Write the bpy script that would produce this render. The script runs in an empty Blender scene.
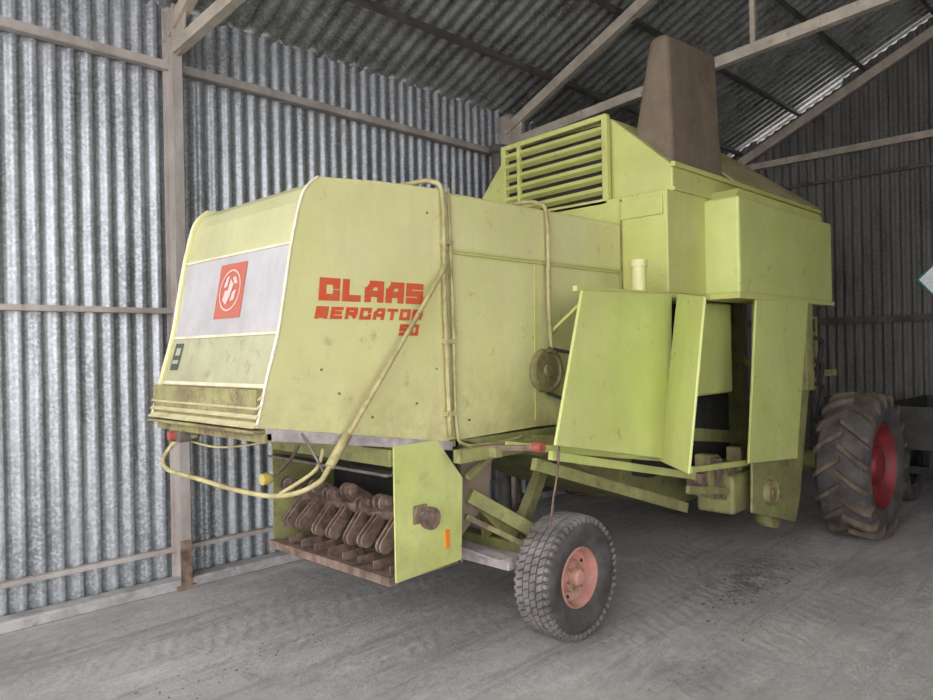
import bpy, bmesh, math, random
from mathutils import Vector, Matrix
random.seed(7)
scene=bpy.context.scene
COL=scene.collection
scene.view_settings.view_transform='Standard'
scene.view_settings.look='None'

# ---------------------------------------------------------------- materials
def lin(c):
    out=[]
    for v in c:
        v/=255.0
        out.append(v/12.92 if v<=0.04045 else ((v+0.055)/1.055)**2.4)
    return (*out,1.0)
def mat(name,c1,c2=None,c3=None,rough=0.6,metal=0.0,scale=3.0,bump=0.0,bscale=40.0,spots=0.0,spotcol=(96,66,46),stretch=(1,1,1),lo=0.38,hi=0.62,sscale=9.0,streak=0.0,streakcol=(168,156,124),grime=None):
    m=bpy.data.materials.new(name); m.use_nodes=True
    nt=m.node_tree; N=nt.nodes; Lk=nt.links
    b=N['Principled BSDF']; b.inputs['Roughness'].default_value=rough; b.inputs['Metallic'].default_value=metal
    tc=N.new('ShaderNodeTexCoord'); mp=N.new('ShaderNodeMapping'); mp.inputs['Scale'].default_value=stretch
    Lk.new(tc.outputs['Object'],mp.inputs['Vector'])
    n=N.new('ShaderNodeTexNoise'); n.inputs['Scale'].default_value=scale; n.inputs['Detail'].default_value=6; n.inputs['Roughness'].default_value=0.65
    Lk.new(mp.outputs['Vector'],n.inputs['Vector'])
    r=N.new('ShaderNodeValToRGB'); r.color_ramp.elements[0].position=lo; r.color_ramp.elements[1].position=hi
    r.color_ramp.elements[0].color=lin(c2 or c1); r.color_ramp.elements[1].color=lin(c1)
    if c3:
        e=r.color_ramp.elements.new((lo+hi)/2); e.color=lin(c3)
    Lk.new(n.outputs['Fac'],r.inputs['Fac'])
    out=r.outputs['Color']
    def layer(out,vec,sc,p0,p1,amt,col,det=9,rg=0.75):
        n2=N.new('ShaderNodeTexNoise'); n2.inputs['Scale'].default_value=sc; n2.inputs['Detail'].default_value=det; n2.inputs['Roughness'].default_value=rg
        Lk.new(vec,n2.inputs['Vector'])
        r2=N.new('ShaderNodeValToRGB'); r2.color_ramp.elements[0].position=p0; r2.color_ramp.elements[1].position=p1
        r2.color_ramp.elements[0].color=(0,0,0,1); r2.color_ramp.elements[1].color=(amt,amt,amt,1)
        Lk.new(n2.outputs['Fac'],r2.inputs['Fac'])
        mx=N.new('ShaderNodeMixRGB'); mx.inputs['Color2'].default_value=lin(col)
        Lk.new(r2.outputs['Color'],mx.inputs['Fac']); Lk.new(out,mx.inputs['Color1']); return mx.outputs['Color']
    if streak>0:
        ms=N.new('ShaderNodeMapping'); ms.inputs['Scale'].default_value=(1,1,0.12)
        Lk.new(tc.outputs['Object'],ms.inputs['Vector'])
        out=layer(out,ms.outputs['Vector'],11,0.48,0.75,streak,streakcol)
        out=layer(out,tc.outputs['Object'],2.2,0.45,0.75,streak*0.8,streakcol)
    if grime:
        # settled dirt near the lower edge (real soiling by height z0..z1)
        z0,z1,col,amt=grime
        sp=N.new('ShaderNodeSeparateXYZ');Lk.new(tc.outputs['Object'],sp.inputs[0])
        g=N.new('ShaderNodeMapRange');g.inputs['From Min'].default_value=z1;g.inputs['From Max'].default_value=z0;g.inputs['To Min'].default_value=0;g.inputs['To Max'].default_value=1
        Lk.new(sp.outputs['Z'],g.inputs['Value'])
        gn=N.new('ShaderNodeTexNoise');gn.inputs['Scale'].default_value=6;gn.inputs['Detail'].default_value=9;gn.inputs['Roughness'].default_value=0.75
        Lk.new(tc.outputs['Object'],gn.inputs['Vector'])
        gr=N.new('ShaderNodeValToRGB');gr.color_ramp.elements[0].position=0.38;gr.color_ramp.elements[1].position=0.68
        gr.color_ramp.elements[0].color=(0,0,0,1);gr.color_ramp.elements[1].color=(amt,amt,amt,1);Lk.new(gn.outputs['Fac'],gr.inputs['Fac'])
        gm=N.new('ShaderNodeMath');gm.operation='MULTIPLY';Lk.new(g.outputs['Result'],gm.inputs[0]);Lk.new(gr.outputs['Color'],gm.inputs[1])
        mx=N.new('ShaderNodeMixRGB'); mx.inputs['Color2'].default_value=lin(col)
        Lk.new(gm.outputs[0],mx.inputs['Fac']);Lk.new(out,mx.inputs['Color1']);out=mx.outputs['Color']
    if spots>0:
        out=layer(out,tc.outputs['Object'],sscale,0.62-0.12*spots,0.76-0.12*spots,1.0,spotcol)
    Lk.new(out,b.inputs['Base Color'])
    if bump>0:
        nb=N.new('ShaderNodeTexNoise'); nb.inputs['Scale'].default_value=bscale; nb.inputs['Detail'].default_value=8
        Lk.new(mp.outputs['Vector'],nb.inputs['Vector'])
        bp=N.new('ShaderNodeBump'); bp.inputs['Strength'].default_value=bump; bp.inputs['Distance'].default_value=0.02
        Lk.new(nb.outputs['Fac'],bp.inputs['Height']); Lk.new(bp.outputs['Normal'],b.inputs['Normal'])
    return m
M={}
M['hood']=mat('lime_hood',(213,210,152),(203,200,138),rough=0.45,scale=1.6,spots=0.2,sscale=7,bump=0.05,bscale=6,spotcol=(168,150,104),streak=0.4,streakcol=(194,184,152),grime=(1.15,1.7,(150,132,92),0.75))
M['hoodr']=mat('lime_rear',(196,194,150),(178,176,128),rough=0.5,scale=2.0,spots=0.45,sscale=8,spotcol=(162,150,116),streak=0.5,streakcol=(170,162,134))
M['rearlow']=mat('dirty_shield',(176,176,142),(156,154,122),rough=0.6,scale=3.0,spots=0.6,sscale=8,spotcol=(138,128,104),streak=0.5,streakcol=(148,142,120))
M['tank']=mat('lime_tank',(200,202,124),(186,189,108),rough=0.5,scale=2.0,spots=0.25,spotcol=(152,140,88),bump=0.04,bscale=5,streak=0.45,streakcol=(184,176,130))
M['door']=mat('lime_door',(198,206,126),(186,196,112),rough=0.5,scale=2.4,spots=0.25,spotcol=(152,146,98),bump=0.04,bscale=5,streak=0.45,streakcol=(186,181,140),grime=(0.3,1.4,(142,128,92),0.7))
M['limed']=mat('lime_shade',(158,160,98),(128,128,76),rough=0.65,scale=4,spots=0.7,spotcol=(100,90,66),streak=0.6,streakcol=(130,120,94),grime=(0.2,1.5,(104,94,76),0.8))  # darker copy of the lime paint, shade put into the colour, plus dirt
M['slat']=mat('lime_slat',(206,197,158),(176,168,128),rough=0.6,scale=6,spots=0.6,spotcol=(130,112,86))
M['rustlime']=mat('rusty_lime',(146,142,94),(114,100,72),rough=0.75,scale=7,spots=0.8,spotcol=(88,68,52),bump=0.15)
M['tube']=mat('tube_olive',(182,172,124),(148,136,96),rough=0.6,scale=8,spots=0.5,spotcol=(120,96,70))
M['edge']=mat('pale_edge',(226,217,196),(202,193,160),rough=0.5,scale=8)
M['white']=mat('white_band',(186,182,183),(170,166,166),rough=0.5,scale=2.5,spots=0.3,spotcol=(158,151,144),streak=0.4,streakcol=(152,147,142))
M['red']=mat('decal_red',(208,80,46),(196,96,62),rough=0.5,scale=14)
M['logored']=mat('logo_red',(186,98,80),(174,102,86),rough=0.5,scale=10)
M['logopale']=mat('logo_pale',(216,188,180),(200,168,160),rough=0.5,scale=10)
M['badge']=mat('badge_dark',(82,88,72),(62,66,56),rough=0.5)
M['badgel']=mat('badge_light',(170,176,160),(140,146,130),rough=0.5)
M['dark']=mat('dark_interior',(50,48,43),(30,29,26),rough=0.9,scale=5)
M['iron']=mat('rusty_iron',(136,114,101),(88,70,61),rough=0.8,scale=12,bump=0.3)
M['steel']=mat('worn_steel',(134,128,120),(96,90,84),rough=0.5,metal=0.4,scale=8)
M['dust']=mat('dusty_axle',(186,175,174),(150,139,138),rough=0.9,scale=10,bump=0.2)
M['brown']=mat('brown_canvas',(124,109,92),(106,92,78),rough=0.9,scale=3,spots=0.3,spotcol=(140,126,108),bump=0.1,streak=0.4,streakcol=(140,126,108))
M['tan']=mat('dusty_cover',(182,169,124),(160,146,104),rough=0.8,scale=4,spots=0.4,spotcol=(140,122,88))
M['tyre']=mat('tyre_rubber',(88,83,81),(60,56,55),rough=0.9,scale=6,bump=0.2)
M['tyred']=mat('tyre_dusty',(124,119,117),(92,87,86),rough=0.95,scale=6,bump=0.25,bscale=60)
M['tyreb']=mat('tyre_lug_brown',(108,95,83),(72,63,54),rough=0.95,scale=6,bump=0.25,bscale=60)
M['rimred']=mat('rim_red',(132,40,46),(100,32,36),rough=0.6,scale=6,spots=0.3,spotcol=(96,68,60))
M['rimpink']=mat('rim_faded',(190,134,121),(164,114,102),rough=0.85,scale=8,spots=0.8,spotcol=(156,142,132))
M['post']=mat('post_paint',(180,171,165),(154,144,138),rough=0.7,scale=4,spots=0.3,spotcol=(132,108,92),stretch=(1,1,0.4))
M['rafter']=mat('rafter_steel',(188,177,162),(160,149,136),rough=0.75,scale=4,spots=0.35,spotcol=(128,106,88))
M['purlin']=mat('purlin_steel',(100,95,90),(72,69,66),rough=0.8,scale=4)
M['amber']=mat('amber_lens',(226,130,44),rough=0.3)
M['redlens']=mat('red_lens',(158,80,68),(134,66,58),rough=0.6,scale=20)
M['yellow']=mat('lamp_yellow',(190,174,94),rough=0.4)
M['kerb']=mat('kerb_concrete',(174,171,170),(140,137,136),rough=0.9,scale=6,bump=0.4,bscale=20,spots=0.5,spotcol=(118,114,112))
M['cart']=mat('cart_grey',(66,64,61),(44,43,41),rough=0.8,scale=4)
M['teal']=mat('mirror_teal',(40,110,104),rough=0.4)
M['paper']=mat('mirror_glass',(225,232,236),rough=0.3)
M['clod']=mat('dirt_clod',(108,101,97),(80,74,70),rough=1.0,scale=20)

def galv(name,cA,cB,cC,rough=0.5,metal=0.35,streak=5,vs=55,va=0.45,grime=True):
    m=bpy.data.materials.new(name); m.use_nodes=True
    nt=m.node_tree;N=nt.nodes;Lk=nt.links;b=N['Principled BSDF']
    b.inputs['Roughness'].default_value=rough;b.inputs['Metallic'].default_value=metal
    tc=N.new('ShaderNodeTexCoord')
    v=N.new('ShaderNodeTexVoronoi');v.inputs['Scale'].default_value=vs
    Lk.new(tc.outputs['Object'],v.inputs['Vector'])
    mp=N.new('ShaderNodeMapping');mp.inputs['Scale'].default_value=(1,1,0.22)
    Lk.new(tc.outputs['Object'],mp.inputs['Vector'])
    n=N.new('ShaderNodeTexNoise');n.inputs['Scale'].default_value=streak;n.inputs['Detail'].default_value=8;n.inputs['Roughness'].default_value=0.7
    Lk.new(mp.outputs['Vector'],n.inputs['Vector'])
    r=N.new('ShaderNodeValToRGB');r.color_ramp.elements[0].position=0.35;r.color_ramp.elements[1].position=0.66
    r.color_ramp.elements[0].color=lin(cB);r.color_ramp.elements[1].color=lin(cA)
    Lk.new(n.outputs['Fac'],r.inputs['Fac'])
    sx=N.new('ShaderNodeSeparateColor');Lk.new(v.outputs['Color'],sx.inputs['Color'])
    mr=N.new('ShaderNodeMapRange');mr.inputs['From Min'].default_value=0.3;mr.inputs['To Min'].default_value=0.0;mr.inputs['To Max'].default_value=va
    Lk.new(sx.outputs[0],mr.inputs['Value'])
    mx=N.new('ShaderNodeMixRGB');mx.inputs['Color2'].default_value=lin(cC)
    Lk.new(mr.outputs['Result'],mx.inputs['Fac']);Lk.new(r.outputs['Color'],mx.inputs['Color1'])
    Lk.new(mx.outputs['Color'],b.inputs['Base Color'])
    return m
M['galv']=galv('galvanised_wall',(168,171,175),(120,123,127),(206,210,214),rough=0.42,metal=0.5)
M['galvd']=galv('galvanised_shaded',(106,103,98),(72,69,66),(126,123,117),rough=0.6,metal=0.2)  # darker copy of the wall sheet; shade of the far end is in the colour
M['roof']=galv('roof_sheet',(172,174,172),(98,97,94),(200,202,200),rough=0.42,metal=0.5,streak=2.5)

def floor_mat():
    m=bpy.data.materials.new('dusty_concrete');m.use_nodes=True
    nt=m.node_tree;N=nt.nodes;Lk=nt.links;b=N['Principled BSDF'];b.inputs['Roughness'].default_value=0.92
    tc=N.new('ShaderNodeTexCoord')
    def noise(s,d=8,rg=0.65,vec=None,dist=0.0):
        n=N.new('ShaderNodeTexNoise');n.inputs['Scale'].default_value=s;n.inputs['Detail'].default_value=d;n.inputs['Roughness'].default_value=rg
        n.inputs['Distortion'].default_value=dist
        Lk.new(vec or tc.outputs['Object'],n.inputs['Vector']);return n
    def ramp(n,p0,p1,c0,c1,sock='Fac'):
        r=N.new('ShaderNodeValToRGB');r.color_ramp.elements[0].position=p0;r.color_ramp.elements[1].position=p1
        r.color_ramp.elements[0].color=c0;r.color_ramp.elements[1].color=c1;Lk.new(n.outputs[sock],r.inputs['Fac']);return r
    def mix(fac,a,c):
        mx=N.new('ShaderNodeMixRGB');mx.inputs['Color2'].default_value=c
        Lk.new(fac,mx.inputs['Fac']);Lk.new(a,mx.inputs['Color1']);return mx.outputs['Color']
    def mapped(s,rot=0,loc=(0,0,0)):
        mp=N.new('ShaderNodeMapping');mp.inputs['Scale'].default_value=s;mp.inputs['Rotation'].default_value=(0,0,rot);mp.inputs['Location'].default_value=loc;Lk.new(tc.outputs['Object'],mp.inputs['Vector']);return mp.outputs['Vector']
    g=lambda v:(v,v,v,1)
    r1=ramp(noise(0.8),0.33,0.65,lin((162,157,156)),lin((200,195,192)))
    r2=ramp(noise(12,10,0.82),0.3,0.7,g(0.58),g(1))
    mu=N.new('ShaderNodeMixRGB');mu.blend_type='MULTIPLY';mu.inputs['Fac'].default_value=0.65
    Lk.new(r1.outputs['Color'],mu.inputs['Color1']);Lk.new(r2.outputs['Color'],mu.inputs['Color2'])
    out=mu.outputs['Color']
    out=mix(ramp(noise(2.4,11,0.82,mapped((0.18,1.9,1),0.05),0.3),0.50,0.64,g(0),g(0.65)).outputs['Color'],out,lin((118,111,108)))
    out=mix(ramp(noise(2.6,11,0.82,mapped((1.4,0.35,1),0.3),0.6),0.56,0.70,g(0),g(0.55)).outputs['Color'],out,lin((112,105,101)))
    out=mix(ramp(noise(1.5,11,0.8,mapped((0.5,1.4,1),-0.2,(3,1,0)),0.8),0.53,0.72,g(0),g(0.7)).outputs['Color'],out,lin((214,210,208)))
    # oily dirt patch beside the machine
    sp=N.new('ShaderNodeVectorMath');sp.operation='DISTANCE'
    Lk.new(mapped((0.9,2.2,1)),sp.inputs[0]);sp.inputs[1].default_value=(5.25*0.9,2.3*2.2,0)
    mr=N.new('ShaderNodeMapRange');mr.inputs['From Min'].default_value=0.95;mr.inputs['From Max'].default_value=0.1;Lk.new(sp.outputs['Value'],mr.inputs['Value'])
    rn=ramp(noise(7,10,0.8),0.42,0.6,g(0.1),g(0.9))
    m2=N.new('ShaderNodeMath');m2.operation='MULTIPLY';Lk.new(mr.outputs['Result'],m2.inputs[0]);Lk.new(rn.outputs['Color'],m2.inputs[1])
    out=mix(m2.outputs[0],out,lin((78,72,69)))
    Lk.new(out,b.inputs['Base Color'])
    # lug imprints of tractor tyres in dust: short ridges limited to two track bands
    w=N.new('ShaderNodeTexWave');w.bands_direction='X';w.inputs['Scale'].default_value=3.2;w.inputs['Distortion'].default_value=5.0;w.inputs['Detail'].default_value=4;w.inputs['Detail Scale'].default_value=2.0
    Lk.new(mapped((1,1,1),0.5),w.inputs['Vector'])
    msk=ramp(noise(0.9,6,0.6,mapped((0.35,1.5,1),0.0)),0.52,0.60,g(0),g(0.22))
    mm=N.new('ShaderNodeMath');mm.operation='MULTIPLY';Lk.new(w.outputs['Fac'],mm.inputs[0]);Lk.new(msk.outputs['Color'],mm.inputs[1])
    nb=noise(9,12,0.8)
    ad=N.new('ShaderNodeMath');ad.operation='ADD'
    Lk.new(mm.outputs[0],ad.inputs[0]);Lk.new(nb.outputs['Fac'],ad.inputs[1])
    bp=N.new('ShaderNodeBump');bp.inputs['Strength'].default_value=0.7;bp.inputs['Distance'].default_value=0.035
    Lk.new(ad.outputs[0],bp.inputs['Height']);Lk.new(bp.outputs['Normal'],b.inputs['Normal'])
    return m
M['floor']=floor_mat()

# ---------------------------------------------------------------- helpers
def mk(name,verts,faces,m,parent=None,smooth=False,bevel=0.0,fm=None,mats=None):
    me=bpy.data.meshes.new(name);me.from_pydata([tuple(v) for v in verts],[],faces)
    bm=bmesh.new();bm.from_mesh(me);bmesh.ops.recalc_face_normals(bm,faces=bm.faces);bm.to_mesh(me);bm.free()
    if mats:
        for k in mats: me.materials.append(M[k])
        for p,i in zip(me.polygons,fm): p.material_index=i
    else: me.materials.append(M[m])
    if smooth:
        for p in me.polygons:p.use_smooth=True
    o=bpy.data.objects.new(name,me);COL.objects.link(o)
    if parent:o.parent=parent
    if bevel>0:
        bv=o.modifiers.new('bevel','BEVEL');bv.width=bevel;bv.segments=2 if bevel<0.03 else 4;bv.limit_method='ANGLE'
    return o
def empty(name,loc=(0,0,0)):
    e=bpy.data.objects.new(name,None);COL.objects.link(e);e.empty_display_size=0.2;return e
BF=[(0,3,2,1),(4,5,6,7),(0,1,5,4),(1,2,6,5),(2,3,7,6),(3,0,4,7)]
def box(name,x0,x1,y0,y1,z0,z1,m,parent=None,bevel=0.0):
    v=[(x0,y0,z0),(x1,y0,z0),(x1,y1,z0),(x0,y1,z0),(x0,y0,z1),(x1,y0,z1),(x1,y1,z1),(x0,y1,z1)]
    return mk(name,v,BF,m,parent,bevel=bevel)
def prism(name,prof,y0,y1,m,parent=None,bevel=0.0):
    n=len(prof);v=[(x,y0,z) for x,z in prof]+[(x,y1,z) for x,z in prof]
    f=[tuple(range(n)),tuple(range(2*n-1,n-1,-1))]+[(i,(i+1)%n,n+(i+1)%n,n+i) for i in range(n)]
    return mk(name,v,f,m,parent,bevel=bevel)
def plate(name,pts,th,m,parent=None,bevel=0.0):
    P=[Vector(p) for p in pts];nrm=(P[1]-P[0]).cross(P[2]-P[1]).normalized()*th
    n=len(P);v=P+[p+nrm for p in P]
    f=[tuple(range(n)),tuple(range(2*n-1,n-1,-1))]+[(i,(i+1)%n,n+(i+1)%n,n+i) for i in range(n)]
    return mk(name,v,f,m,parent,bevel=bevel)
def beam(name,a,b,w,h,m,parent=None,up=(0,0,1),bevel=0.0):
    a=Vector(a);b=Vector(b);d=(b-a).normalized();u=Vector(up)
    s=d.cross(u).normalized();u=s.cross(d).normalized()
    v=[]
    for p in(a,b):
        for i,j in((-1,-1),(1,-1),(1,1),(-1,1)): v.append(p+s*i*w/2+u*j*h/2)
    return mk(name,v,[(0,1,2,3),(4,7,6,5),(0,4,5,1),(1,5,6,2),(2,6,7,3),(3,7,4,0)],m,parent,bevel=bevel)
def angle_iron(name,a,b,w,t,m,parent=None,up=(0,0,1)):
    a=Vector(a);b=Vector(b);d=(b-a).normalized();u=Vector(up);s=d.cross(u).normalized();u=s.cross(d).normalized()
    pr=[(0,0),(w,0),(w,t),(t,t),(t,w),(0,w)];v=[]
    for p in(a,b):
        for i,j in pr: v.append(p+s*(i-w/2)+u*(j-w/2))
    return mk(name,v,[tuple(range(6)),tuple(range(11,5,-1))]+[(i,(i+1)%6,6+(i+1)%6,6+i) for i in range(6)],m,parent)
def tube(name,pts,r,m,parent=None,smoothc=True,res=10):
    P=[Vector(p) for p in pts]
    if smoothc and len(P)>2:
        Q=[]
        for i in range(len(P)-1):
            p0=P[max(i-1,0)];p1=P[i];p2=P[i+1];p3=P[min(i+2,len(P)-1)]
            for k in range(6):
                t=k/6;Q.append(0.5*((2*p1)+(p2-p0)*t+(2*p0-5*p1+4*p2-p3)*t*t+(3*p1-p0-3*p2+p3)*t**3))
        Q.append(P[-1]);P=Q
    v=[];f=[];prev=None
    for i,p in enumerate(P):
        d=(P[min(i+1,len(P)-1)]-P[max(i-1,0)]).normalized()
        if prev is None:
            u=d.orthogonal().normalized()
        else:
            u=(prev-d*prev.dot(d));u=u.normalized() if u.length>1e-6 else d.orthogonal().normalized()
        prev=u;s=d.cross(u)
        for k in range(res):
            a=2*math.pi*k/res;v.append(p+(u*math.cos(a)+s*math.sin(a))*r)
    for i in range(len(P)-1):
        for k in range(res):
            f.append((i*res+k,i*res+(k+1)%res,(i+1)*res+(k+1)%res,(i+1)*res+k))
    f.append(tuple(range(res)));f.append(tuple(range(len(v)-1,len(v)-res-1,-1)))
    o=mk(name,v,f,m,parent)
    for p in o.data.polygons:
        if len(p.vertices)==4:p.use_smooth=True
    return o
def lathe(name,prof,c,m,parent=None,seg=48,axis='y',sgn=1,sm=True):
    v=[];f=[];n=len(prof)
    for k in range(seg):
        a=2*math.pi*k/seg;ca,sa=math.cos(a),math.sin(a)
        for r,o in prof:
            if axis=='y':v.append((c[0]+r*ca,c[1]+sgn*o,c[2]+r*sa))
            elif axis=='x':v.append((c[0]+sgn*o,c[1]+r*ca,c[2]+r*sa))
            else:v.append((c[0]+r*ca,c[1]+r*sa,c[2]+sgn*o))
    for k in range(seg):
        k2=(k+1)%seg
        for i in range(n-1): f.append((k*n+i,k*n+i+1,k2*n+i+1,k2*n+i))
    o=mk(name,v,f,m,parent,smooth=sm)
    if sm:
        e=o.modifiers.new('es','EDGE_SPLIT');e.split_angle=math.radians(35)
    return o
def disc_cyl(name,c,r,w,m,parent=None,axis='y',seg=32):
    return lathe(name,[(0.0001,0),(r,0),(r,w),(0.0001,w)],c,m,parent,seg,axis)

# ---------------------------------------------------------------- shed
EZ=4.30;SL=0.47;WY=5.40;RY=0.5;YW2=-4.4;X0=-1.6;X1=10.7
def roofz(y): return EZ+SL*(WY-y) if y>=RY else EZ+SL*(WY-RY)-SL*(RY-y)
def prof_w(a,pitch):
    w=math.sin(2*math.pi*a/pitch)+0.25*math.sin(4*math.pi*a/pitch+0.6)
    return max(-0.7,min(0.8,w*1.4))
def corr(name,length_axis,a0,a1,base,lo,hi,m,segs=12,pitch=0.115,amp=0.020):
    n=int((a1-a0)/pitch*segs);v=[];f=[]
    for i in range(n+1):
        a=a0+(a1-a0)*i/n
        w=prof_w(a,pitch)*amp
        zl=lo(a) if callable(lo) else lo;zh=hi(a) if callable(hi) else hi
        if length_axis=='x':
            v+= [(a,base+w,zl),(a,base+w,zh)]
        else:
            v+= [(base+w,a,zl),(base+w,a,zh)]
    for i in range(n): f.append((2*i,2*i+1,2*i+3,2*i+2))
    return mk(name,v,f,m,smooth=True)
corr('wall_left','x',X0,X1,WY+0.02,0.0,EZ+0.02,'galv')
def gtop(y):
    z=roofz(y)-0.01
    if 3.3<y<4.5:z-=0.07
    return z
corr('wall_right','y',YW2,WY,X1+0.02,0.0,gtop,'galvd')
corr('wall_unseen','x',2.6,X1,YW2-0.02,0.0,EZ,'galvd')  # unseen side wall, added and sized to darken the right of the shed
def roof(ya,yb,pitch=0.15,amp=0.026):
    n=int((X1+0.3-X0+0.4)/pitch*12);v=[];f=[]
    for i in range(n+1):
        x=X0-0.4+(X1+0.3-X0+0.4)*i/n;w=prof_w(x,pitch)*amp
        v+=[(x,ya,roofz(ya)+0.03+w),(x,yb,(roofz(yb) if yb>=YW2 else EZ-0.1)+0.03+w)]
    for i in range(n): f.append((2*i,2*i+1,2*i+3,2*i+2))
    return v,f
v1,f1=roof(WY+0.25,RY);v2,f2=roof(RY,YW2-0.2)
k=len(v1)
mk('ceiling',v1+v2,f1+[tuple(i+k for i in q) for q in f2],'roof',smooth=True)
mk('floor',[(-25,-25,0),(30,-25,0),(30,25,0),(-25,25,0)],[(0,1,2,3)],'floor')
box('trim_1',X0,X1-0.05,WY-0.17,WY-0.03,0.0,0.075,'kerb',bevel=0.012)

fr=empty('steel_frame')
FX=[-1.3,2.35,6.05]
for i,x in enumerate(FX):
    # rolled channel posts: web + two flanges
    box('post_%d_web'%i,x-0.008,x+0.008,WY-0.18,WY-0.02,0.0,4.25,'post',fr)
    box('post_%d_flange'%i,x-0.036,x+0.036,WY-0.19,WY-0.178,0.0,4.25,'post',fr)
    box('post_%d_flange_wall'%i,x-0.036,x+0.036,WY-0.03,WY-0.018,0.0,4.25,'post',fr)
    box('post_%d_base'%i,x-0.07,x+0.07,WY-0.2,WY-0.02,0.0,0.03,'iron',fr)
    box('post_%d_foot'%i,x-0.04,x+0.04,WY-0.193,WY-0.175,0.03,0.36,'iron',fr)
    beam('rafter_%d_a'%i,(x,WY-0.1,roofz(WY-0.1)-0.27),(x,RY,roofz(RY)-0.25),0.07,0.10,'rafter',fr)
    beam('rafter_%d_b'%i,(x,RY,roofz(RY)-0.25),(x,YW2,EZ-0.18),0.07,0.10,'rafter',fr)
    beam('tie_%d_a'%i,(x,WY-0.15,3.93),(x,0.5,4.32),0.07,0.09,'rafter',fr)
    beam('tie_%d_b'%i,(x,0.5,4.32),(x,YW2,3.98),0.07,0.09,'rafter',fr)
    beam('strut_%d'%i,(x,2.55,4.12),(x,2.55,roofz(2.55)-0.2),0.04,0.04,'rafter',fr,up=(1,0,0))
    plate('gusset_%d'%i,[(x,WY-0.12,3.86),(x,WY-0.32,3.9),(x,WY-0.36,roofz(WY-0.36)-0.25),(x,WY-0.12,roofz(WY-.12)-0.2)],0.012,'rafter',fr)
for j,z in enumerate((3.84,2.03,0.27)):
    t=(0.065,0.042,0.035)[j]
    angle_iron('girt_%d'%j,(X0,WY-0.035,z),(X1,WY-0.035,z),t,0.010,'post',fr)
    box('girt_flat_%d'%j,X0,X1,WY-0.035-t*0.6,WY-0.02,z-t*.45,z+t*.45,'post',fr)
for j,z in enumerate((4.30,3.92,2.0,0.9)):
    beam('gable_girt_%d'%j,(X1-0.03,WY-0.05,z),(X1-0.03,YW2,z),0.06 if j!=1 else 0.03,0.09 if j!=1 else 0.04,'rafter' if j==0 else 'purlin',fr)
beam('gable_rake',(X1-0.05,WY-0.1,roofz(WY-.1)-0.24),(X1-0.05,RY,roofz(RY)-0.24),0.08,0.12,'rafter',fr)
beam('gable_post',(X1-0.06,1.5,0),(X1-0.06,1.5,roofz(1.5)-0.2),0.08,0.08,'purlin',fr,up=(1,0,0))
for j in range(6):
    y=4.75-j*0.85
    beam('purlin_%d'%j,(X0-0.3,y,roofz(y)-0.06),(X1+0.1,y,roofz(y)-0.06),0.04,0.07,'purlin',fr,up=(0,0.42,0.9))
    y2=-0.3-j*0.8
    beam('purlin_b%d'%j,(X0-0.3,y2,roofz(y2)-0.06),(X1+0.1,y2,roofz(y2)-0.06),0.04,0.07,'purlin',fr,up=(0,-0.42,0.9))
lathe('vent_pipe',[(0.07,0.0),(0.07,3.72),(0.10,3.74),(0.10,3.81),(0.0001,3.83)],(5.70,WY-0.30,0),'purlin',fr,20,'z')

# ---------------------------------------------------------------- combine harvester
H=empty('combine_harvester')
YN,YF=2.95,4.08
prof=[(1.68,1.37),(1.74,1.60),(1.80,1.81),(1.84,2.02),(1.88,2.23),(1.93,2.42),(1.97,2.49),(2.03,2.53),(2.4,2.565),(2.84,2.585),(2.84,1.19)]
prism('straw_hood_body',prof,YN+0.012,YF-0.012,'hoodr',H)
def offs(p,d):
    out=[]
    for x,z in p:
        if x<2.04: out.append((x-d,z+(d*0.5 if z>2.5 else 0)))
        else: out.append((x,z+(d*0.5 if z>2 else 0)))
    return out
pf=offs(prof,0.022)
prism('hood_side_near',pf,YN-0.004,YN+0.012,'hood',H,bevel=0.004)
prism('hood_side_far',pf,YF-0.012,YF+0.004,'hood',H,bevel=0.004)
for yy,nm in((YN,'near'),(YF,'far')):
    tube('hood_edge_'+nm,[(x,yy,z) for x,z in pf[:8]],0.0075,'edge',H)
def RX(z):
    pr=prof[:8]
    for (xa,za),(xb,zb) in zip(pr,pr[1:]):
        if za<=z<=zb: return xa+(xb-xa)*(z-za)/(zb-za)
    return pr[-1][0]
def rface(name,y0,y1,zs,off,m):
    v=[];n=len(zs)
    for z in zs:
        x=RX(z)-off;v+=[(x,y0,z),(x,y1,z)]
    return mk(name,v,[(2*i,2*i+1,2*i+3,2*i+2) for i in range(n-1)],m,H)
rface('white_band',YN+0.014,YF-0.014,[1.80,1.81,1.9,2.02,2.12,2.215],0.004,'white')
rface('lower_shield',YN+0.014,YF-0.014,[1.545,1.60,1.70,1.795],0.003,'rearlow')
for z,nm in((2.218,'band_seam_top'),(1.797,'band_seam_low')):
    x=RX(z)-0.006;beam(nm,(x,YN+0.013,z),(x,YF-0.013,z),0.012,0.012,'edge',H)
box('shield_ledge',RX(1.56)-0.014,RX(1.56)+0.02,YN+0.014,YF-0.014,1.545,1.562,'edge',H)
box('louvre_backing',1.665,1.735,YN+0.01,YF-0.01,1.37,1.54,'rustlime',H)
for i in range(4):
    z=1.388+i*0.041
    xx=RX(z)
    plate('louvre_%d'%i,[(xx-0.048,YN-0.006,z-0.014),(xx-0.048,YF+0.006,z-0.014),(xx+0.004,YF+0.006,z+0.022),(xx+0.004,YN-0.006,z+0.022)],0.006,'slat',H)
box('hood_tail_lip',1.635,1.70,YN-0.006,YF+0.006,1.345,1.360,'rustlime',H,bevel=0.004)
rface('type_badge',3.93,4.03,[1.62,1.65,1.72,1.765],0.006,'badge')
rface('type_badge_text',3.945,4.015,[1.655,1.675],0.008,'badgel')
rface('type_badge_mark',3.945,4.0,[1.70,1.74],0.008,'badgel')
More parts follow.
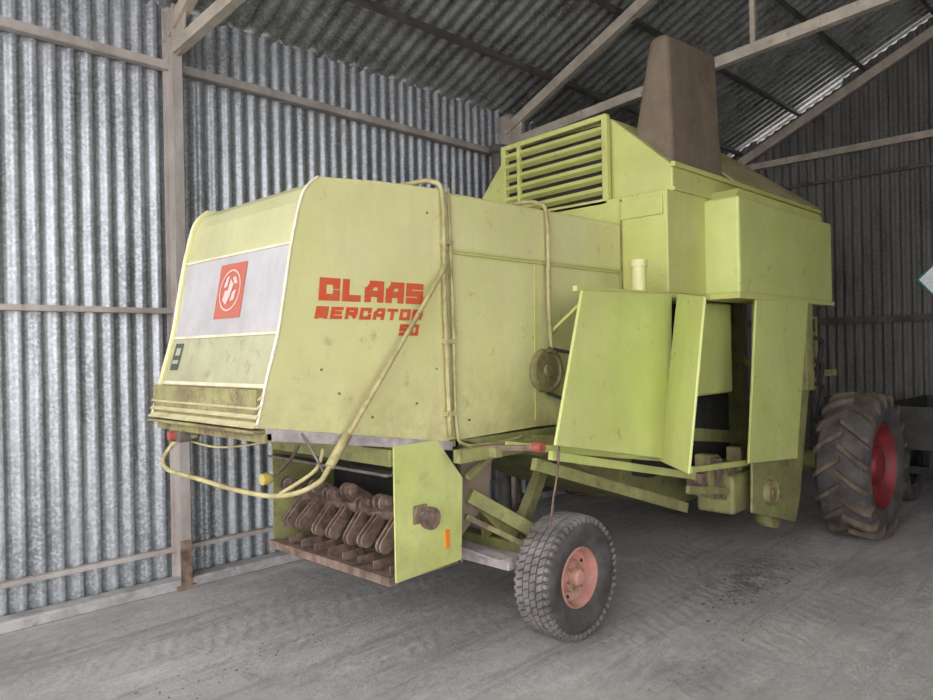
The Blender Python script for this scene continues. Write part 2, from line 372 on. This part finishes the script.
rface('logo_square',3.365,3.64,[1.885,1.95,2.02,2.1,2.17],0.007,'logored')
def rfpoly(name,pts,off,m):
    v=[(RX(z)-off,y,z) for y,z in pts];return mk(name,v,[tuple(range(len(v)))],m,H)
def ring(name,cy,cz,r0,r1,off,m,n=36):
    v=[]
    for k in range(n):
        a=2*math.pi*k/n
        for r in(r0,r1): z=cz+r*math.sin(a);v.append((RX(z)-off,cy+r*math.cos(a),z))
    return mk(name,v,[(2*k,2*k+1,(2*k+3)%(2*n),(2*k+2)%(2*n)) for k in range(n)],m,H)
ring('logo_ring',3.503,2.03,0.099,0.108,0.010,'logopale')
cy,cz=3.503,2.03
def lp(u,w):return(cy-u,cz+w)
rfpoly('logo_emblem_a',[lp(-.065,-.05),lp(-.02,-.075),lp(.005,-.03),lp(.03,.03),lp(-.005,.06),lp(-.02,0),lp(-.05,.0)],0.010,'logopale')
rfpoly('logo_emblem_b',[lp(.015,-.06),lp(.055,-.05),lp(.065,0),lp(.03,-.01)],0.010,'logopale')
rfpoly('logo_emblem_c',[lp(.015,.065),lp(.04,.03),lp(.07,.035),lp(.045,.07)],0.010,'logopale')
rfpoly('logo_emblem_d',[lp(-.07,.015),lp(-.035,.02),lp(-.02,.08),lp(-.05,.065)],0.010,'logopale')

GL={'C':[[(1,.74),(1,1),(0,1),(0,0),(1,0),(1,.26)]],
'L':[[(0,1),(0,0),(.9,0)]],
'A':[[(0,0),(0,.55),(.35,1),(1,1),(1,0)],[(0,.36),(1,.36)]],
'S':[[(1,1),(0,1),(0,.5),(1,.5),(1,0),(0,0)]],
'M':[[(0,0),(0,1),(1,1),(1,0)],[(.5,1),(.5,.1)]],
'E':[[(1,1),(0,1),(0,0),(1,0)],[(0,.5),(.85,.5)]],
'R':[[(0,0),(0,1),(1,1),(1,.48),(0,.48)],[(.5,.48),(1,0)]],
'T':[[(0,1),(1,1)],[(.5,1),(.5,0)]],
'O':[[(0,0),(0,1),(1,1),(1,0),(0,0)]],
'5':[[(1,1),(0,1),(0,.55),(1,.55),(1,0),(0,0)]],
'0':[[(0,0),(0,1),(1,1),(1,0),(0,0)]]}
def letters(s,x0,x1,z0,z1,y,th,tv,m,shear=0.0,gap=0.2):
    n=len(s);cw=(x1-x0)/(n+(n-1)*gap);V=[];F=[];c=0
    for i,ch in enumerate(s):
        ox=x0+i*cw*(1+gap);c=0
        for li in GL[ch]:
            P=[(ox+th/2+u*(cw-th),z0+tv/2+w*(z1-z0-tv)) for u,w in li]
            for (ax,az),(bx,bz) in zip(P,P[1:]):
                dx,dz=bx-ax,bz-az;l=math.hypot(dx,dz);dx/=l;dz/=l
                if abs(dx)<0.2: hw=th/2;ex=tv/2
                elif abs(dz)<0.2: hw=tv/2;ex=th/2
                else: hw=(th+tv)/4;ex=hw*0.4
                q=[(ax-dx*ex-dz*hw,az-dz*ex+dx*hw),(ax-dx*ex+dz*hw,az-dz*ex-dx*hw),(bx+dx*ex+dz*hw,bz+dz*ex-dx*hw),(bx+dx*ex-dz*hw,bz+dz*ex+dx*hw)]
                b=len(V);yy=y-0.0005*c;c+=1
                for px,pz in q:
                    pz=max(z0,min(z1,pz));px=max(ox,min(ox+cw,px));V.append((px+shear*(pz-z0),yy,pz))
                F.append((b,b+1,b+2,b+3))
    return mk('side_lettering',V,F,m,H)
letters('CLAAS',1.99,2.655,1.95,2.06,YN-0.006,0.042,0.033,'red',0.1,0.12)
letters('MERCATOR',1.965,2.645,1.862,1.922,YN-0.006,0.023,0.017,'red',0.25,0.20)
letters('50',2.48,2.615,1.782,1.842,YN-0.006,0.022,0.017,'red',0.25,0.22)

pB=[(2.84,2.25),(4.60,2.24),(4.60,2.60),(2.84,2.585)]
prism('hood_upper_front',pB,YN-0.02,YF+0.02,'hood',H,bevel=0.03)
prism('hood_lower_front',[(2.84,1.19),(3.6,1.205),(4.60,1.18),(4.60,2.25),(2.84,2.25)],YN,YF,'hood',H,bevel=0.006)
beam('hood_seam',(2.85,YN-0.008,2.247),(4.58,YN-0.008,2.238),0.014,0.010,'tank',H)
beam('hood_panel_seam',(3.62,YN-0.002,2.24),(3.60,YN-0.002,1.25),0.008,0.006,'tank',H,up=(0,1,0))
def hoop(nm,x,zb,bulge=0.03):
    tube(nm,[(x+0.02,YN-bulge,zb),(x,YN-bulge,2.0),(x,YN-bulge,2.52),(x-0.03,YN+0.01,2.63),(x-0.05,3.2,2.65),(x-0.05,3.8,2.65),(x,YF+bulge,2.55),(x,YF+bulge,zb)],0.014,'tube',H)
hoop('hood_hoop_rear',2.80,1.22);hoop('hood_hoop_front',3.70,1.70,0.045)
tube('hood_hoop_strap',[(2.84,YN-0.03,2.6),(2.86,YN-0.03,1.9),(2.87,YN-0.03,1.3),(2.93,YN-0.03,1.17),(3.2,YN-0.03,1.15),(3.45,YN-0.02,1.16)],0.010,'tube',H)
for z in(2.3,1.75,1.35):
    box('hinge_%d'%int(z*100),2.79,2.86,YN-0.042,YN-0.004,z-0.015,z+0.015,'tube',H,bevel=0.004)
for (bx,bz) in ((2.1,1.5),(2.3,1.37),(2.6,1.42),(2.0,1.62),(2.7,2.45),(2.75,1.6),(3.0,1.3)):
    disc_cyl('bolt_head',(bx,YN-0.010,bz),0.007,0.01,'rustlime',H,seg=10)
prism('hood_lower_rail',[(1.70,1.31),(2.45,1.20),(2.86,1.14),(2.86,1.19),(2.45,1.25),(1.70,1.368)],YN-0.01,YN+0.03,'dust',H,bevel=0.004)
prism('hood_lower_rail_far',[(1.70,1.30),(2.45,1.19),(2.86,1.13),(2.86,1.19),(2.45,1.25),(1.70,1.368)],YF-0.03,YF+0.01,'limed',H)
box('hood_cross_rail',1.69,1.73,YN-0.01,YF+0.01,1.30,1.345,'rustlime',H,bevel=0.004)
box('hood_cross_rail_mid',2.2,2.24,YN,YF,1.2,1.27,'limed',H)

tube('discharge_handle',[(2.79,YN-0.06,2.17),(2.4,YN-0.07,1.68),(2.02,YN-0.07,1.20),(1.93,YN-0.05,1.09),(1.86,3.10,1.02),(1.80,3.40,1.02),(1.75,3.75,1.05),(1.72,4.02,1.07),(1.73,4.10,1.13),(1.80,4.08,1.22),(1.88,3.98,1.25)],0.0125,'tube',H)
tube('handle_sleeve',[(2.10,YN-0.07,1.305),(1.99,YN-0.07,1.165)],0.023,'tube',H,False)
tube('handle_brace',[(1.86,3.10,1.03),(1.98,2.98,1.14),(2.02,2.97,1.24)],0.010,'tube',H)
tube('handle_link',[(1.98,2.90,1.13),(1.92,2.93,1.26),(1.88,2.94,1.33)],0.007,'steel',H)
tube('tail_rod',[(1.75,4.0,1.26),(1.8,3.6,1.22),(1.95,3.3,1.26)],0.006,'tube',H)
lathe('tail_lamp_left',[(0.0001,-0.02),(0.025,-0.02),(0.03,0.02),(0.0001,0.03)],(1.68,3.87,1.27),'redlens',H,20,'x')
box('tail_lamp_bracket',1.69,1.75,3.80,3.93,1.24,1.30,'steel',H)
lathe('work_lamp_bowl',[(0.0001,-0.02),(0.03,-0.02),(0.033,0.015),(0.02,0.04),(0.0001,0.05)],(2.0,3.48,1.04),'yellow',H,24,'x')
tube('work_lamp_stem',[(2.04,3.48,1.04),(2.15,3.48,1.12),(2.22,3.48,1.22)],0.010,'iron',H)

# straw chopper
CX0,CX1=2.45,2.93;CZ0,CZ1=0.50,1.20;CYN,CYF=2.95,4.14
plate('chopper_side_near',[(CX0-0.02,CYN,CZ0),(CX1-0.02,CYN,CZ0+0.02),(CX1,CYN,0.98),(2.74,CYN,1.21),(CX0-0.02,CYN,1.21)],0.012,'door',H,bevel=0.003)
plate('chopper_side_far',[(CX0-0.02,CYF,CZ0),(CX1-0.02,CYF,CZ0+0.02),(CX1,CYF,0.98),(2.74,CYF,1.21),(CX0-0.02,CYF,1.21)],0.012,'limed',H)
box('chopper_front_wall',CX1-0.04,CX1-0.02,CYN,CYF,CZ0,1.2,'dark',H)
box('chopper_top',CX0,CX1,CYN,CYF,1.16,1.2,'limed',H)
box('chopper_header',CX0-0.03,CX0,CYN+0.01,CYF-0.01,1.10,1.19,'limed',H,bevel=0.004)
box('chopper_header_lip',CX0-0.05,CX0+0.03,CYN+0.01,CYF-0.01,1.05,1.065,'steel',H)
box('chopper_floor',CX0,CX1,CYN,CYF,CZ0,CZ0+0.02,'iron',H)
beam('chopper_sill',(CX0-0.03,CYN,CZ0+0.01),(CX0-0.03,CYF,CZ0+0.01),0.05,0.045,'iron',H)
tube('chopper_rotor',[(2.66,CYN-0.05,0.80),(2.66,CYF+0.05,0.80)],0.06,'iron',H,False,16)
disc_cyl('rotor_bearing',(2.60,CYN-0.035,0.83),0.05,0.04,'iron',H,seg=8)
box('rotor_bearing_plate',2.55,2.65,CYN-0.022,CYN-0.01,0.78,0.88,'rustlime',H,bevel=0.01)
disc_cyl('rotor_nut',(2.60,CYN-0.06,0.83),0.022,0.03,'steel',H,seg=6)
box('side_reflector',2.78,2.81,CYN-0.022,CYN-0.010,0.61,0.71,'amber',H)
def flail(nm,cx,y,cz,ang,L=0.22,w=0.042,th=0.014,m='iron'):
    c=Vector((cx,y,cz));d=Vector((-math.cos(ang),0,math.sin(ang)));u=Vector((math.sin(ang),0,math.cos(ang)))
    pts=[c-u*w*0.7,c+d*L*0.75-u*w]
    for k in range(6):
        a=-math.pi/2+math.pi*k/5;pts.append(c+d*(L*0.78+w*math.cos(a))+u*w*math.sin(a))
    pts.append(c+u*w*0.7)
    plate(nm,pts,th,m,H)
for i in range(7):
    y=CYN+0.10+i*0.155
    a0=(0.35,0.15,0.5,0.25,0.4,0.1,0.3)[i]
    flail('flail_up_%d'%i,2.62,y,0.84,a0);flail('flail_up_b_%d'%i,2.62,y+0.045,0.84,a0)
    flail('flail_low_%d'%i,2.62,y+0.075,0.76,-0.75-a0*0.4,0.2);flail('flail_low_b_%d'%i,2.62,y+0.11,0.76,-0.75-a0*0.4,0.2)
    tube('flail_pin_%d'%i,[(2.60,y-0.015,0.845),(2.60,y+0.07,0.845)],0.03,'rustlime',H,False,10)
    disc_cyl('flail_nut_%d'%i,(2.47,y-0.02,0.86+a0*0.12),0.02,0.08,'iron',H,seg=8)
for i in range(8):
    y=CYN+0.06+i*0.14
    box('counter_knife_%d'%i,2.45,2.6,y,y+0.006,0.52,0.57,'iron',H)

# lower body / belly
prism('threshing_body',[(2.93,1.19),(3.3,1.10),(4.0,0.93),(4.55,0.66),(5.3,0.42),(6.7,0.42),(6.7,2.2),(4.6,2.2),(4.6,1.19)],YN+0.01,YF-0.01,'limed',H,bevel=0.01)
for y in(2.80,4.2):
    beam('chassis_rail_rear',(2.75,y,1.13),(4.5,y,1.13),0.05,0.07,'limed',H)
    beam('chassis_rail_mid',(4.4,y,1.12),(6.6,y,0.85),0.05,0.1,'limed',H)
for i,xx in enumerate((3.0,3.6,4.2)):
    beam('body_outrigger_%d'%i,(xx,2.72,1.13),(xx,4.3,1.13),0.05,0.05,'limed',H)
beam('lower_rail_a',(3.25,2.56,1.10),(5.3,2.56,0.68),0.03,0.05,'door',H)
beam('lower_rail_b',(3.25,2.68,1.04),(5.0,2.68,0.50),0.04,0.07,'limed',H)
beam('lower_rail_c',(3.1,2.75,1.16),(4.35,2.52,0.96),0.04,0.04,'door',H)
box('rear_axle_beam',3.38,3.50,2.72,4.30,0.40,0.52,'limed',H,bevel=0.01)
beam('rear_axle_channel',(3.22,2.80,0.46),(3.22,4.2,0.46),0.14,0.07,'dust',H,bevel=0.006)
beam('rear_axle_plate',(3.12,2.79,0.50),(3.18,3.5,0.53),0.10,0.012,'dust',H)
for y in(3.1,3.9):
    beam('axle_arm_a',(2.95,y,1.02),(3.42,y-0.1,0.54),0.06,0.09,'limed',H)
    beam('axle_arm_b',(3.9,y,0.98),(3.46,y-0.1,0.54),0.06,0.09,'limed',H)
beam('axle_strut',(3.02,2.98,0.86),(3.46,2.84,0.58),0.05,0.08,'limed',H)
beam('axle_strut_low',(3.0,2.99,0.74),(3.40,2.82,0.50),0.03,0.03,'rustlime',H)
beam('axle_link',(2.95,2.92,0.98),(3.20,2.92,1.10),0.03,0.03,'limed',H)
beam('axle_post',(3.34,3.2,1.1),(3.40,3.2,0.5),0.05,0.05,'limed',H,up=(0,1,0))
plate('straw_guide_plate',[(2.98,3.0,1.12),(3.25,3.0,1.08),(3.2,3.0,0.80),(2.96,3.0,0.62)],0.012,'brown',H)
tube('pull_cord',[(3.28,2.52,1.15),(3.27,2.53,1.0),(3.24,2.54,0.85),(3.22,2.55,0.7)],0.006,'iron',H)

# wheels
def big_wheel(tag,xc,yo,sgn,R=0.635,w=0.40,rr=0.36):
    rz=R
    pf_=[(rr,0.05),(rr+0.02,0.02),((R+rr)/2,-0.015),(R-0.09,0.0),(R-0.055,0.03),(R-0.04,w*0.3),(R-0.038,w*0.5),(R-0.04,w*0.7),(R-0.055,w-0.03),(R-0.09,w),((R+rr)/2,w+0.015),(rr+0.02,w-0.02),(rr,w-0.05)]
    lathe('drive_tyre_'+tag,pf_,(xc,yo,rz),'tyre',H,56,'y',sgn)
    V=[];F=[]
    def pt(th,o,r):return(xc+r*math.cos(th),yo+sgn*o,rz+r*math.sin(th))
    NL=18
    for k in range(NL):
        for side in(0,1):
            t0=2*math.pi*(k+0.5*side)/NL
            path=[(0.53,-0.02,R-0.045,R),(0.30,0.09,R-0.045,R),(0.10,0.19,R-0.055,R-0.003),(0.0,0.24,R-0.10,R-0.03),(-0.03,0.25,R-0.15,R-0.10)]
            hw=0.042;b0=len(V)
            for (q,dt,ri,ro) in path:
                o=q*w if side==0 else w-q*w
                V.extend([pt(t0+dt-hw,o,ri),pt(t0+dt+hw,o,ri),pt(t0+dt+hw*0.8,o-(0.012 if side==0 and q<0.05 else 0),ro),pt(t0+dt-hw*0.8,o-(0.012 if side==0 and q<0.05 else 0),ro)])
            for j in range(len(path)-1):
                a=b0+4*j;b=a+4
                for i in range(4): F.append((a+i,a+(i+1)%4,b+(i+1)%4,b+i))
            F.append((b0,b0+1,b0+2,b0+3));e=b0+4*(len(path)-1);F.append((e+3,e+2,e+1,e))
    mk('drive_tyre_lugs_'+tag,V,F,'tyreb',H)
    lathe('drive_rim_'+tag,[(rr+0.012,0.03),(rr,0.02),(rr-0.02,0.05),(rr-0.04,0.12),(rr-0.12,0.15),(0.16,0.10),(0.14,0.05),(0.10,0.04),(0.0001,0.035)],(xc,yo,rz),'rimred',H,48,'y',sgn)
    for k in range(8):
        a=k*math.pi/4;disc_cyl('wheel_bolt_'+tag,(xc+0.2*math.cos(a),yo+sgn*0.10,rz+0.2*math.sin(a)),0.016,0.03,'rimred',H,seg=6)
big_wheel('near',6.98,1.86,1);big_wheel('far',6.98,5.15,-1)
def small_wheel(tag,xc,yo,sgn,R=0.362,w=0.225,rr=0.170):
    rz=R
    pf_=[(rr,0.035),(rr+0.012,0.015),((R+rr)/2,-0.012),(R-0.04,0.005),(R-0.016,0.03),(R-0.010,w*0.3),(R-0.009,w*0.5),(R-0.010,w*0.7),(R-0.016,w-0.03),(R-0.04,w),((R+rr)/2,w+0.012),(rr+0.012,w-0.015),(rr,w-0.035)]
    lathe('steer_tyre_'+tag,pf_,(xc,yo,rz),'tyre',H,56,'y',sgn)
    V=[];F=[]
    def pt(th,o,r):return(xc+r*math.cos(th),yo+sgn*o,rz+r*math.sin(th))
    def blk(t0,t1,o0,o1,ri,ro,sk=0.0):
        b=len(V)
        V.extend([pt(t0,o0,ri),pt(t1,o0,ri),pt(t1+sk,o1,ri),pt(t0+sk,o1,ri),pt(t0,o0,ro),pt(t1,o0,ro),pt(t1+sk,o1,ro),pt(t0+sk,o1,ro)])
        F.extend([tuple(i+b for i in q) for q in BF])
    NB=48
    for k in range(NB):
        t=2*math.pi*k/NB;dt=2*math.pi/NB
        for (a,b_,ro,fr_) in((0.09,0.25,R-0.004,0.74),(0.29,0.45,R,0.84),(0.49,0.66,R,0.84),(0.70,0.91,R-0.004,0.74)):
            blk(t,t+dt*fr_,a*w,b_*w,R-0.02,ro,dt*0.4)
        blk(t+dt*0.1,t+dt*0.6,-0.003,0.1*w,R-0.045,R-0.016);blk(t+dt*0.1,t+dt*0.6,0.9*w,w+0.003,R-0.045,R-0.016)
    mk('steer_tyre_blocks_'+tag,V,F,'tyred',H)
    lathe('steer_rim_'+tag,[(rr+0.008,0.022),(rr-0.002,0.012),(rr-0.012,0.03),(rr-0.025,0.075),(0.10,0.085),(0.085,0.06),(0.055,0.055),(0.05,0.02),(0.035,0.008),(0.0001,0.006)],(xc,yo,rz),'rimpink',H,40,'y',sgn)
    for k in range(6):
        a=k*math.pi/3+0.3;disc_cyl('steer_bolt_'+tag,(xc+0.07*math.cos(a),yo+sgn*0.04,rz+0.07*math.sin(a)),0.009,0.03,'rustlime',H,seg=6)
    for k in range(5):
        a=k*2*math.pi/5+0.6;disc_cyl('rim_hole_'+tag,(xc+0.125*math.cos(a),yo+sgn*0.078,rz+0.125*math.sin(a)),0.014,0.01,'dark',H,seg=12)
    lathe('steer_hub_'+tag,[(0.0001,0.16),(0.06,0.16),(0.06,w+0.1),(0.0001,w+0.1)],(xc,yo,rz),'iron',H,20,'y',sgn)
small_wheel('near',3.49,2.53,1);small_wheel('far',3.49,4.47,-1)
tube('steering_knuckle',[(3.44,2.80,0.36),(3.44,2.82,0.60)],0.035,'limed',H,False)
tube('front_axle',[(6.98,2.2,0.635),(6.98,4.8,0.635)],0.09,'limed',H,False)

# grain tank and side bins
box('side_bin',4.60,5.72,2.56,4.44,2.07,2.79,'tank',H,bevel=0.008)
box('side_bin_rear_ext',4.585,4.605,2.59,2.93,2.62,2.75,'tank',H,bevel=0.003)
beam('side_bin_rear_seam',(4.595,2.93,2.07),(4.595,2.93,2.77),0.012,0.012,'limed',H,up=(0,1,0))
beam('side_bin_seam',(5.70,2.545,2.10),(5.72,2.545,2.79),0.02,0.02,'limed',H,up=(0,1,0))
TX=4.68
hv=[(TX,2.56,2.77),(TX,2.56,2.97),(TX,3.06,3.41),(TX,4.07,3.38),(TX,4.44,2.97),(TX,4.44,2.77),
    (7.5,2.56,2.77),(7.5,2.56,2.99),(6.50,3.06,3.44),(6.50,4.0,3.44),(7.5,4.44,2.99),(7.5,4.44,2.77)]
hf=[(0,1,2,3,4,5),(0,6,7,1),(1,7,8,2),(2,8,9,3),(3,9,10,4),(4,10,11,5),(7,10,9,8),(6,11,10,7),(0,5,11,6)]
mk('grain_tank',hv,hf,None,H,bevel=0.012,mats=['tank','tan'],fm=[0,0,0,0,0,0,1,0,0])
plate('tank_dusty_cover',[(5.62,2.55,2.985),(7.5,2.55,3.0),(6.5,3.05,3.455),(5.62,3.05,3.44)],0.014,'tan',H)
box('tank_eave',4.67,7.52,2.535,2.57,2.955,2.99,'tank',H,bevel=0.004)
beam('tank_mid_line',(4.67,2.548,2.80),(5.72,2.548,2.81),0.02,0.02,'tank',H)
gx=TX-0.02
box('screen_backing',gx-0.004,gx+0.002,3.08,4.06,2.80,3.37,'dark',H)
for i,(a,b) in enumerate((((gx-0.03,3.07,2.78),(gx-0.03,3.07,3.42)),((gx-0.03,4.07,2.78),(gx-0.03,4.07,3.38)))):
    beam('screen_post_%d'%i,a,b,0.05,0.05,'tank',H,up=(0,1,0),bevel=0.006)
beam('screen_top',(gx-0.03,3.05,3.41),(gx-0.03,4.09,3.37),0.06,0.04,'tank',H,bevel=0.006)
beam('screen_bottom',(gx-0.03,3.05,2.78),(gx-0.03,4.09,2.78),0.06,0.045,'tank',H,bevel=0.006)
beam('screen_mullion',(gx-0.045,3.90,2.78),(gx-0.045,3.90,3.37),0.03,0.03,'tank',H,up=(0,1,0))
for i in range(6):
    z=2.87+i*0.09
    beam('screen_slat_%d'%i,(gx-0.03,3.08,z),(gx-0.03,4.06,z-0.025),0.05,0.034,'tank',H,up=(0.5,0,1))
box('engine_side_cover',5.15,7.07,2.30,2.62,2.07,2.78,'door',H,bevel=0.02)
box('engine_cover_lip',5.12,7.09,2.29,2.60,2.035,2.075,'tank',H,bevel=0.006)
prism('cover_wedge',[(5.2,2.78),(7.05,2.78),(7.0,2.86),(5.3,2.86)],2.36,2.6,'tank',H,bevel=0.01)
cv=[(4.78,2.62,2.98),(5.62,2.62,3.00),(5.62,2.98,3.04),(4.78,2.98,3.04),
    (4.78,2.64,3.96),(5.60,2.66,4.03),(5.60,2.80,4.03),(4.80,2.80,3.96)]
mk('canopy_box',cv,BF,'brown',H,bevel=0.055)
lathe('filler_pipe',[(0.0001,0),(0.05,0),(0.05,0.19),(0.058,0.19),(0.058,0.235),(0.0001,0.235)],(4.28,2.60,2.04),'hood',H,24,'z')
beam('upper_side_rail',(3.47,2.53,2.045),(7.0,2.53,2.055),0.03,0.03,'tank',H)
box('side_floor_ledge',4.2,5.2,2.56,2.95,2.02,2.045,'limed',H)
beam('door_stay',(3.75,2.93,1.80),(3.62,2.55,2.0),0.02,0.02,'tank',H)
plate('door_rear',[(3.12,2.44,1.18),(4.33,2.44,0.96),(4.50,2.50,2.05),(3.475,2.50,2.03)],0.02,'door',H,bevel=0.006)
plate('door_swung',[(4.27,2.45,0.955),(3.95,2.08,0.95),(4.07,2.02,1.985),(4.49,2.42,2.05)],0.018,'door',H,bevel=0.006)
plate('door_front',[(5.20,2.30,0.84),(6.03,2.27,0.78),(6.42,2.30,2.055),(5.43,2.32,2.045)],0.02,'door',H,bevel=0.006)
plate('front_column_plate',[(5.40,2.37,0.44),(6.24,2.37,0.22),(6.34,2.37,0.4),(6.62,2.37,1.4),(6.60,2.37,2.05),(5.5,2.37,2.05)],0.02,'limed',H,bevel=0.006)
box('front_column_edge',6.45,6.60,2.31,2.6,1.3,2.06,'limed',H,bevel=0.006)
for i,z in enumerate((1.75,1.55,1.35)):
    disc_cyl('valve_%d'%i,(6.66,2.33,z),0.06,0.1,'iron',H,seg=16)
    tube('hose_%d'%i,[(6.66,2.34,z),(6.78,2.3,z-0.05),(6.74,2.36,z-0.35)],0.02,'dark',H)
box('wheel_guard',6.35,7.3,2.35,2.62,1.40,1.46,'limed',H)
box('inner_yellow_panel',4.95,5.70,2.62,2.66,1.32,2.03,'door',H,bevel=0.03)
box('inner_dark_bay',4.7,6.0,2.80,2.94,0.75,2.03,'dark',H)  # solid dark block standing in for shade in the opening behind the doors
def pulley(nm,x,y,z,r,w=0.05,m='limed'):
    lathe(nm,[(0.0001,0),(r*0.25,0),(r*0.3,w*0.3),(r*0.8,w*0.35),(r*0.85,0),(r,0),(r*0.93,w*0.5),(r,w),(r*0.3,w),(0.0001,w)],(x,y,z),m,H,36)
pulley('variator_pulley',3.68,2.89,1.56,0.14,0.05,'rustlime')
pulley('drive_pulley_a',4.45,2.72,1.35,0.22)
pulley('drive_pulley_b',5.05,2.74,1.05,0.18,0.05,'iron')
pulley('drive_pulley_c',5.42,2.64,0.72,0.13,0.05,'rustlime')
pulley('drive_pulley_d',5.7,2.3,0.55,0.10,0.05,'rustlime')
tube('drive_belt_top',[(3.70,2.91,1.70),(4.45,2.75,1.57)],0.012,'dark',H,False)
tube('drive_belt_low',[(3.68,2.91,1.42),(4.45,2.75,1.13)],0.012,'dark',H,False)
lathe('idler_hub',[(0.0001,-0.03),(0.028,-0.03),(0.032,0.03),(0.0001,0.03)],(3.12,2.54,1.16),'redlens',H,16)
beam('idler_arm',(2.95,2.85,1.15),(3.12,2.54,1.16),0.03,0.03,'iron',H)
beam('front_step_bar',(4.6,2.42,0.86),(5.5,2.42,0.80),0.03,0.04,'door',H)
beam('front_step_bar_low',(4.7,2.5,0.70),(5.6,2.5,0.55),0.03,0.05,'limed',H)
for i in range(6):
    box('mech_block_%d'%i,4.9+i*0.13,4.98+i*0.13,2.5,2.62,0.62-0.03*i,0.78+0.04*((i*3)%4),'rustlime' if i%2 else 'iron',H,bevel=0.01)
box('gearbox',5.3,5.75,2.45,2.75,0.42,0.72,'limed',H,bevel=0.03)
tube('elevator_boot',[(6.1,2.45,0.28),(6.1,2.6,0.28)],0.10,'limed',H,False,20)
prism('feeder_house',[(6.7,0.5),(7.8,0.35),(7.8,0.75),(6.7,1.35)],3.1,3.95,'limed',H,bevel=0.01)
box('operator_platform',6.7,7.6,2.7,4.3,1.5,1.56,'limed',H)
tube('platform_rail',[(6.9,2.62,1.5),(6.9,2.62,1.95),(7.55,2.62,1.95),(7.55,2.62,1.5)],0.02,'limed',H,False)

# ---------------------------------------------------------------- trailer on the right
C=empty('farm_trailer')
T=0.55
box('trailer_bed',8.3,10.2,0.2+T,1.75+T,0.62,0.70,'cart',C,bevel=0.01)
box('trailer_side_near',8.3,10.2,0.2+T,0.24+T,0.70,1.05,'cart',C)
box('trailer_side_far',8.3,10.2,1.71+T,1.75+T,0.70,1.05,'cart',C)
box('trailer_tail',8.3,8.34,0.24+T,1.71+T,0.70,1.05,'cart',C)
box('trailer_head',10.16,10.2,0.24+T,1.71+T,0.70,1.05,'cart',C)
for i in range(4):
    y=0.3+T+i*0.42;beam('tail_stiffener_%d'%i,(8.29,y,0.68),(8.29,y,1.06),0.04,0.03,'purlin',C,up=(1,0,0))
for y,s in((0.25+T,1),(1.72+T,-1)):
    lathe('trailer_tyre',[(0.16,0.03),(0.3,0.0),(0.33,0.03),(0.34,0.09),(0.33,0.15),(0.3,0.18),(0.16,0.15)],(8.9,y,0.34),'tyre',C,32,'y',s)
    lathe('trailer_rim',[(0.17,0.03),(0.1,0.07),(0.0001,0.05)],(8.9,y,0.34),'cart',C,24,'y',s)
box('trailer_axle',8.85,8.95,0.3+T,1.68+T,0.30,0.38,'cart',C);box('trailer_subframe',8.6,9.2,0.6+T,1.35+T,0.38,0.63,'cart',C)
tube('mirror_arm',[(8.32,1.7,1.0),(8.3,1.72,1.9),(8.25,1.75,2.15)],0.012,'cart',C,False)
plate('mirror_housing',[(8.22,1.90,2.30),(8.22,1.66,2.02),(8.22,1.50,2.34),(8.22,1.74,2.46)],0.03,'teal',C,bevel=0.01)
plate('mirror_glass',[(8.20,1.87,2.30),(8.20,1.67,2.05),(8.20,1.53,2.33),(8.20,1.74,2.43)],0.01,'paper',C)

# dirt in one object
V=[];F=[]
def clod(x,y,s):
    b=len(V);n=6
    for j,(rr,zz) in enumerate(((1,0),(0.8,0.35))):
        for k in range(n):
            a=2*math.pi*k/n+random.random()*0.5;r=s*rr*(0.7+0.5*random.random());V.append((x+r*math.cos(a),y+r*math.sin(a),zz*s*0.8+0.0005))
    V.append((x,y,s*0.4))
    for k in range(n):
        F.append((b+k,b+(k+1)%n,b+n+(k+1)%n,b+n+k));F.append((b+n+k,b+n+(k+1)%n,b+2*n))
def scatter(cx,cy,sx,sy,n,smin,smax):
    for _ in range(n): clod(random.gauss(cx,sx),random.gauss(cy,sy),random.uniform(smin,smax))
scatter(5.0,2.2,0.30,0.08,110,0.004,0.018)
scatter(5.6,2.45,0.35,0.10,80,0.004,0.015)
scatter(4.2,1.9,0.6,0.05,60,0.003,0.008)
scatter(2.2,3.7,0.7,0.08,80,0.003,0.008)
mk('dirt_debris',V,F,'clod')

# ---------------------------------------------------------------- light
w=bpy.data.worlds.new('sky');scene.world=w;w.use_nodes=True
bg=w.node_tree.nodes['Background'];bg.inputs['Color'].default_value=(0.98,0.985,1.0,1);bg.inputs['Strength'].default_value=4.8

# ---------------------------------------------------------------- camera
cam=bpy.data.cameras.new('camera');cam.sensor_width=36;cam.lens=36*734/933
co=bpy.data.objects.new('camera',cam);COL.objects.link(co)
Fv=Vector((0.712,0.702,0)).normalized();R0=Vector((0.702,-0.712,0)).normalized();Z=Vector((0,0,1))
Rv=(R0-0.0192*Z).normalized();U=(Z+0.0192*R0).normalized()
mt=Matrix((Rv,U,-Fv)).transposed().to_4x4();mt.translation=Vector((0,0,1.7))
co.matrix_world=mt;cam.clip_start=0.05
scene.camera=co
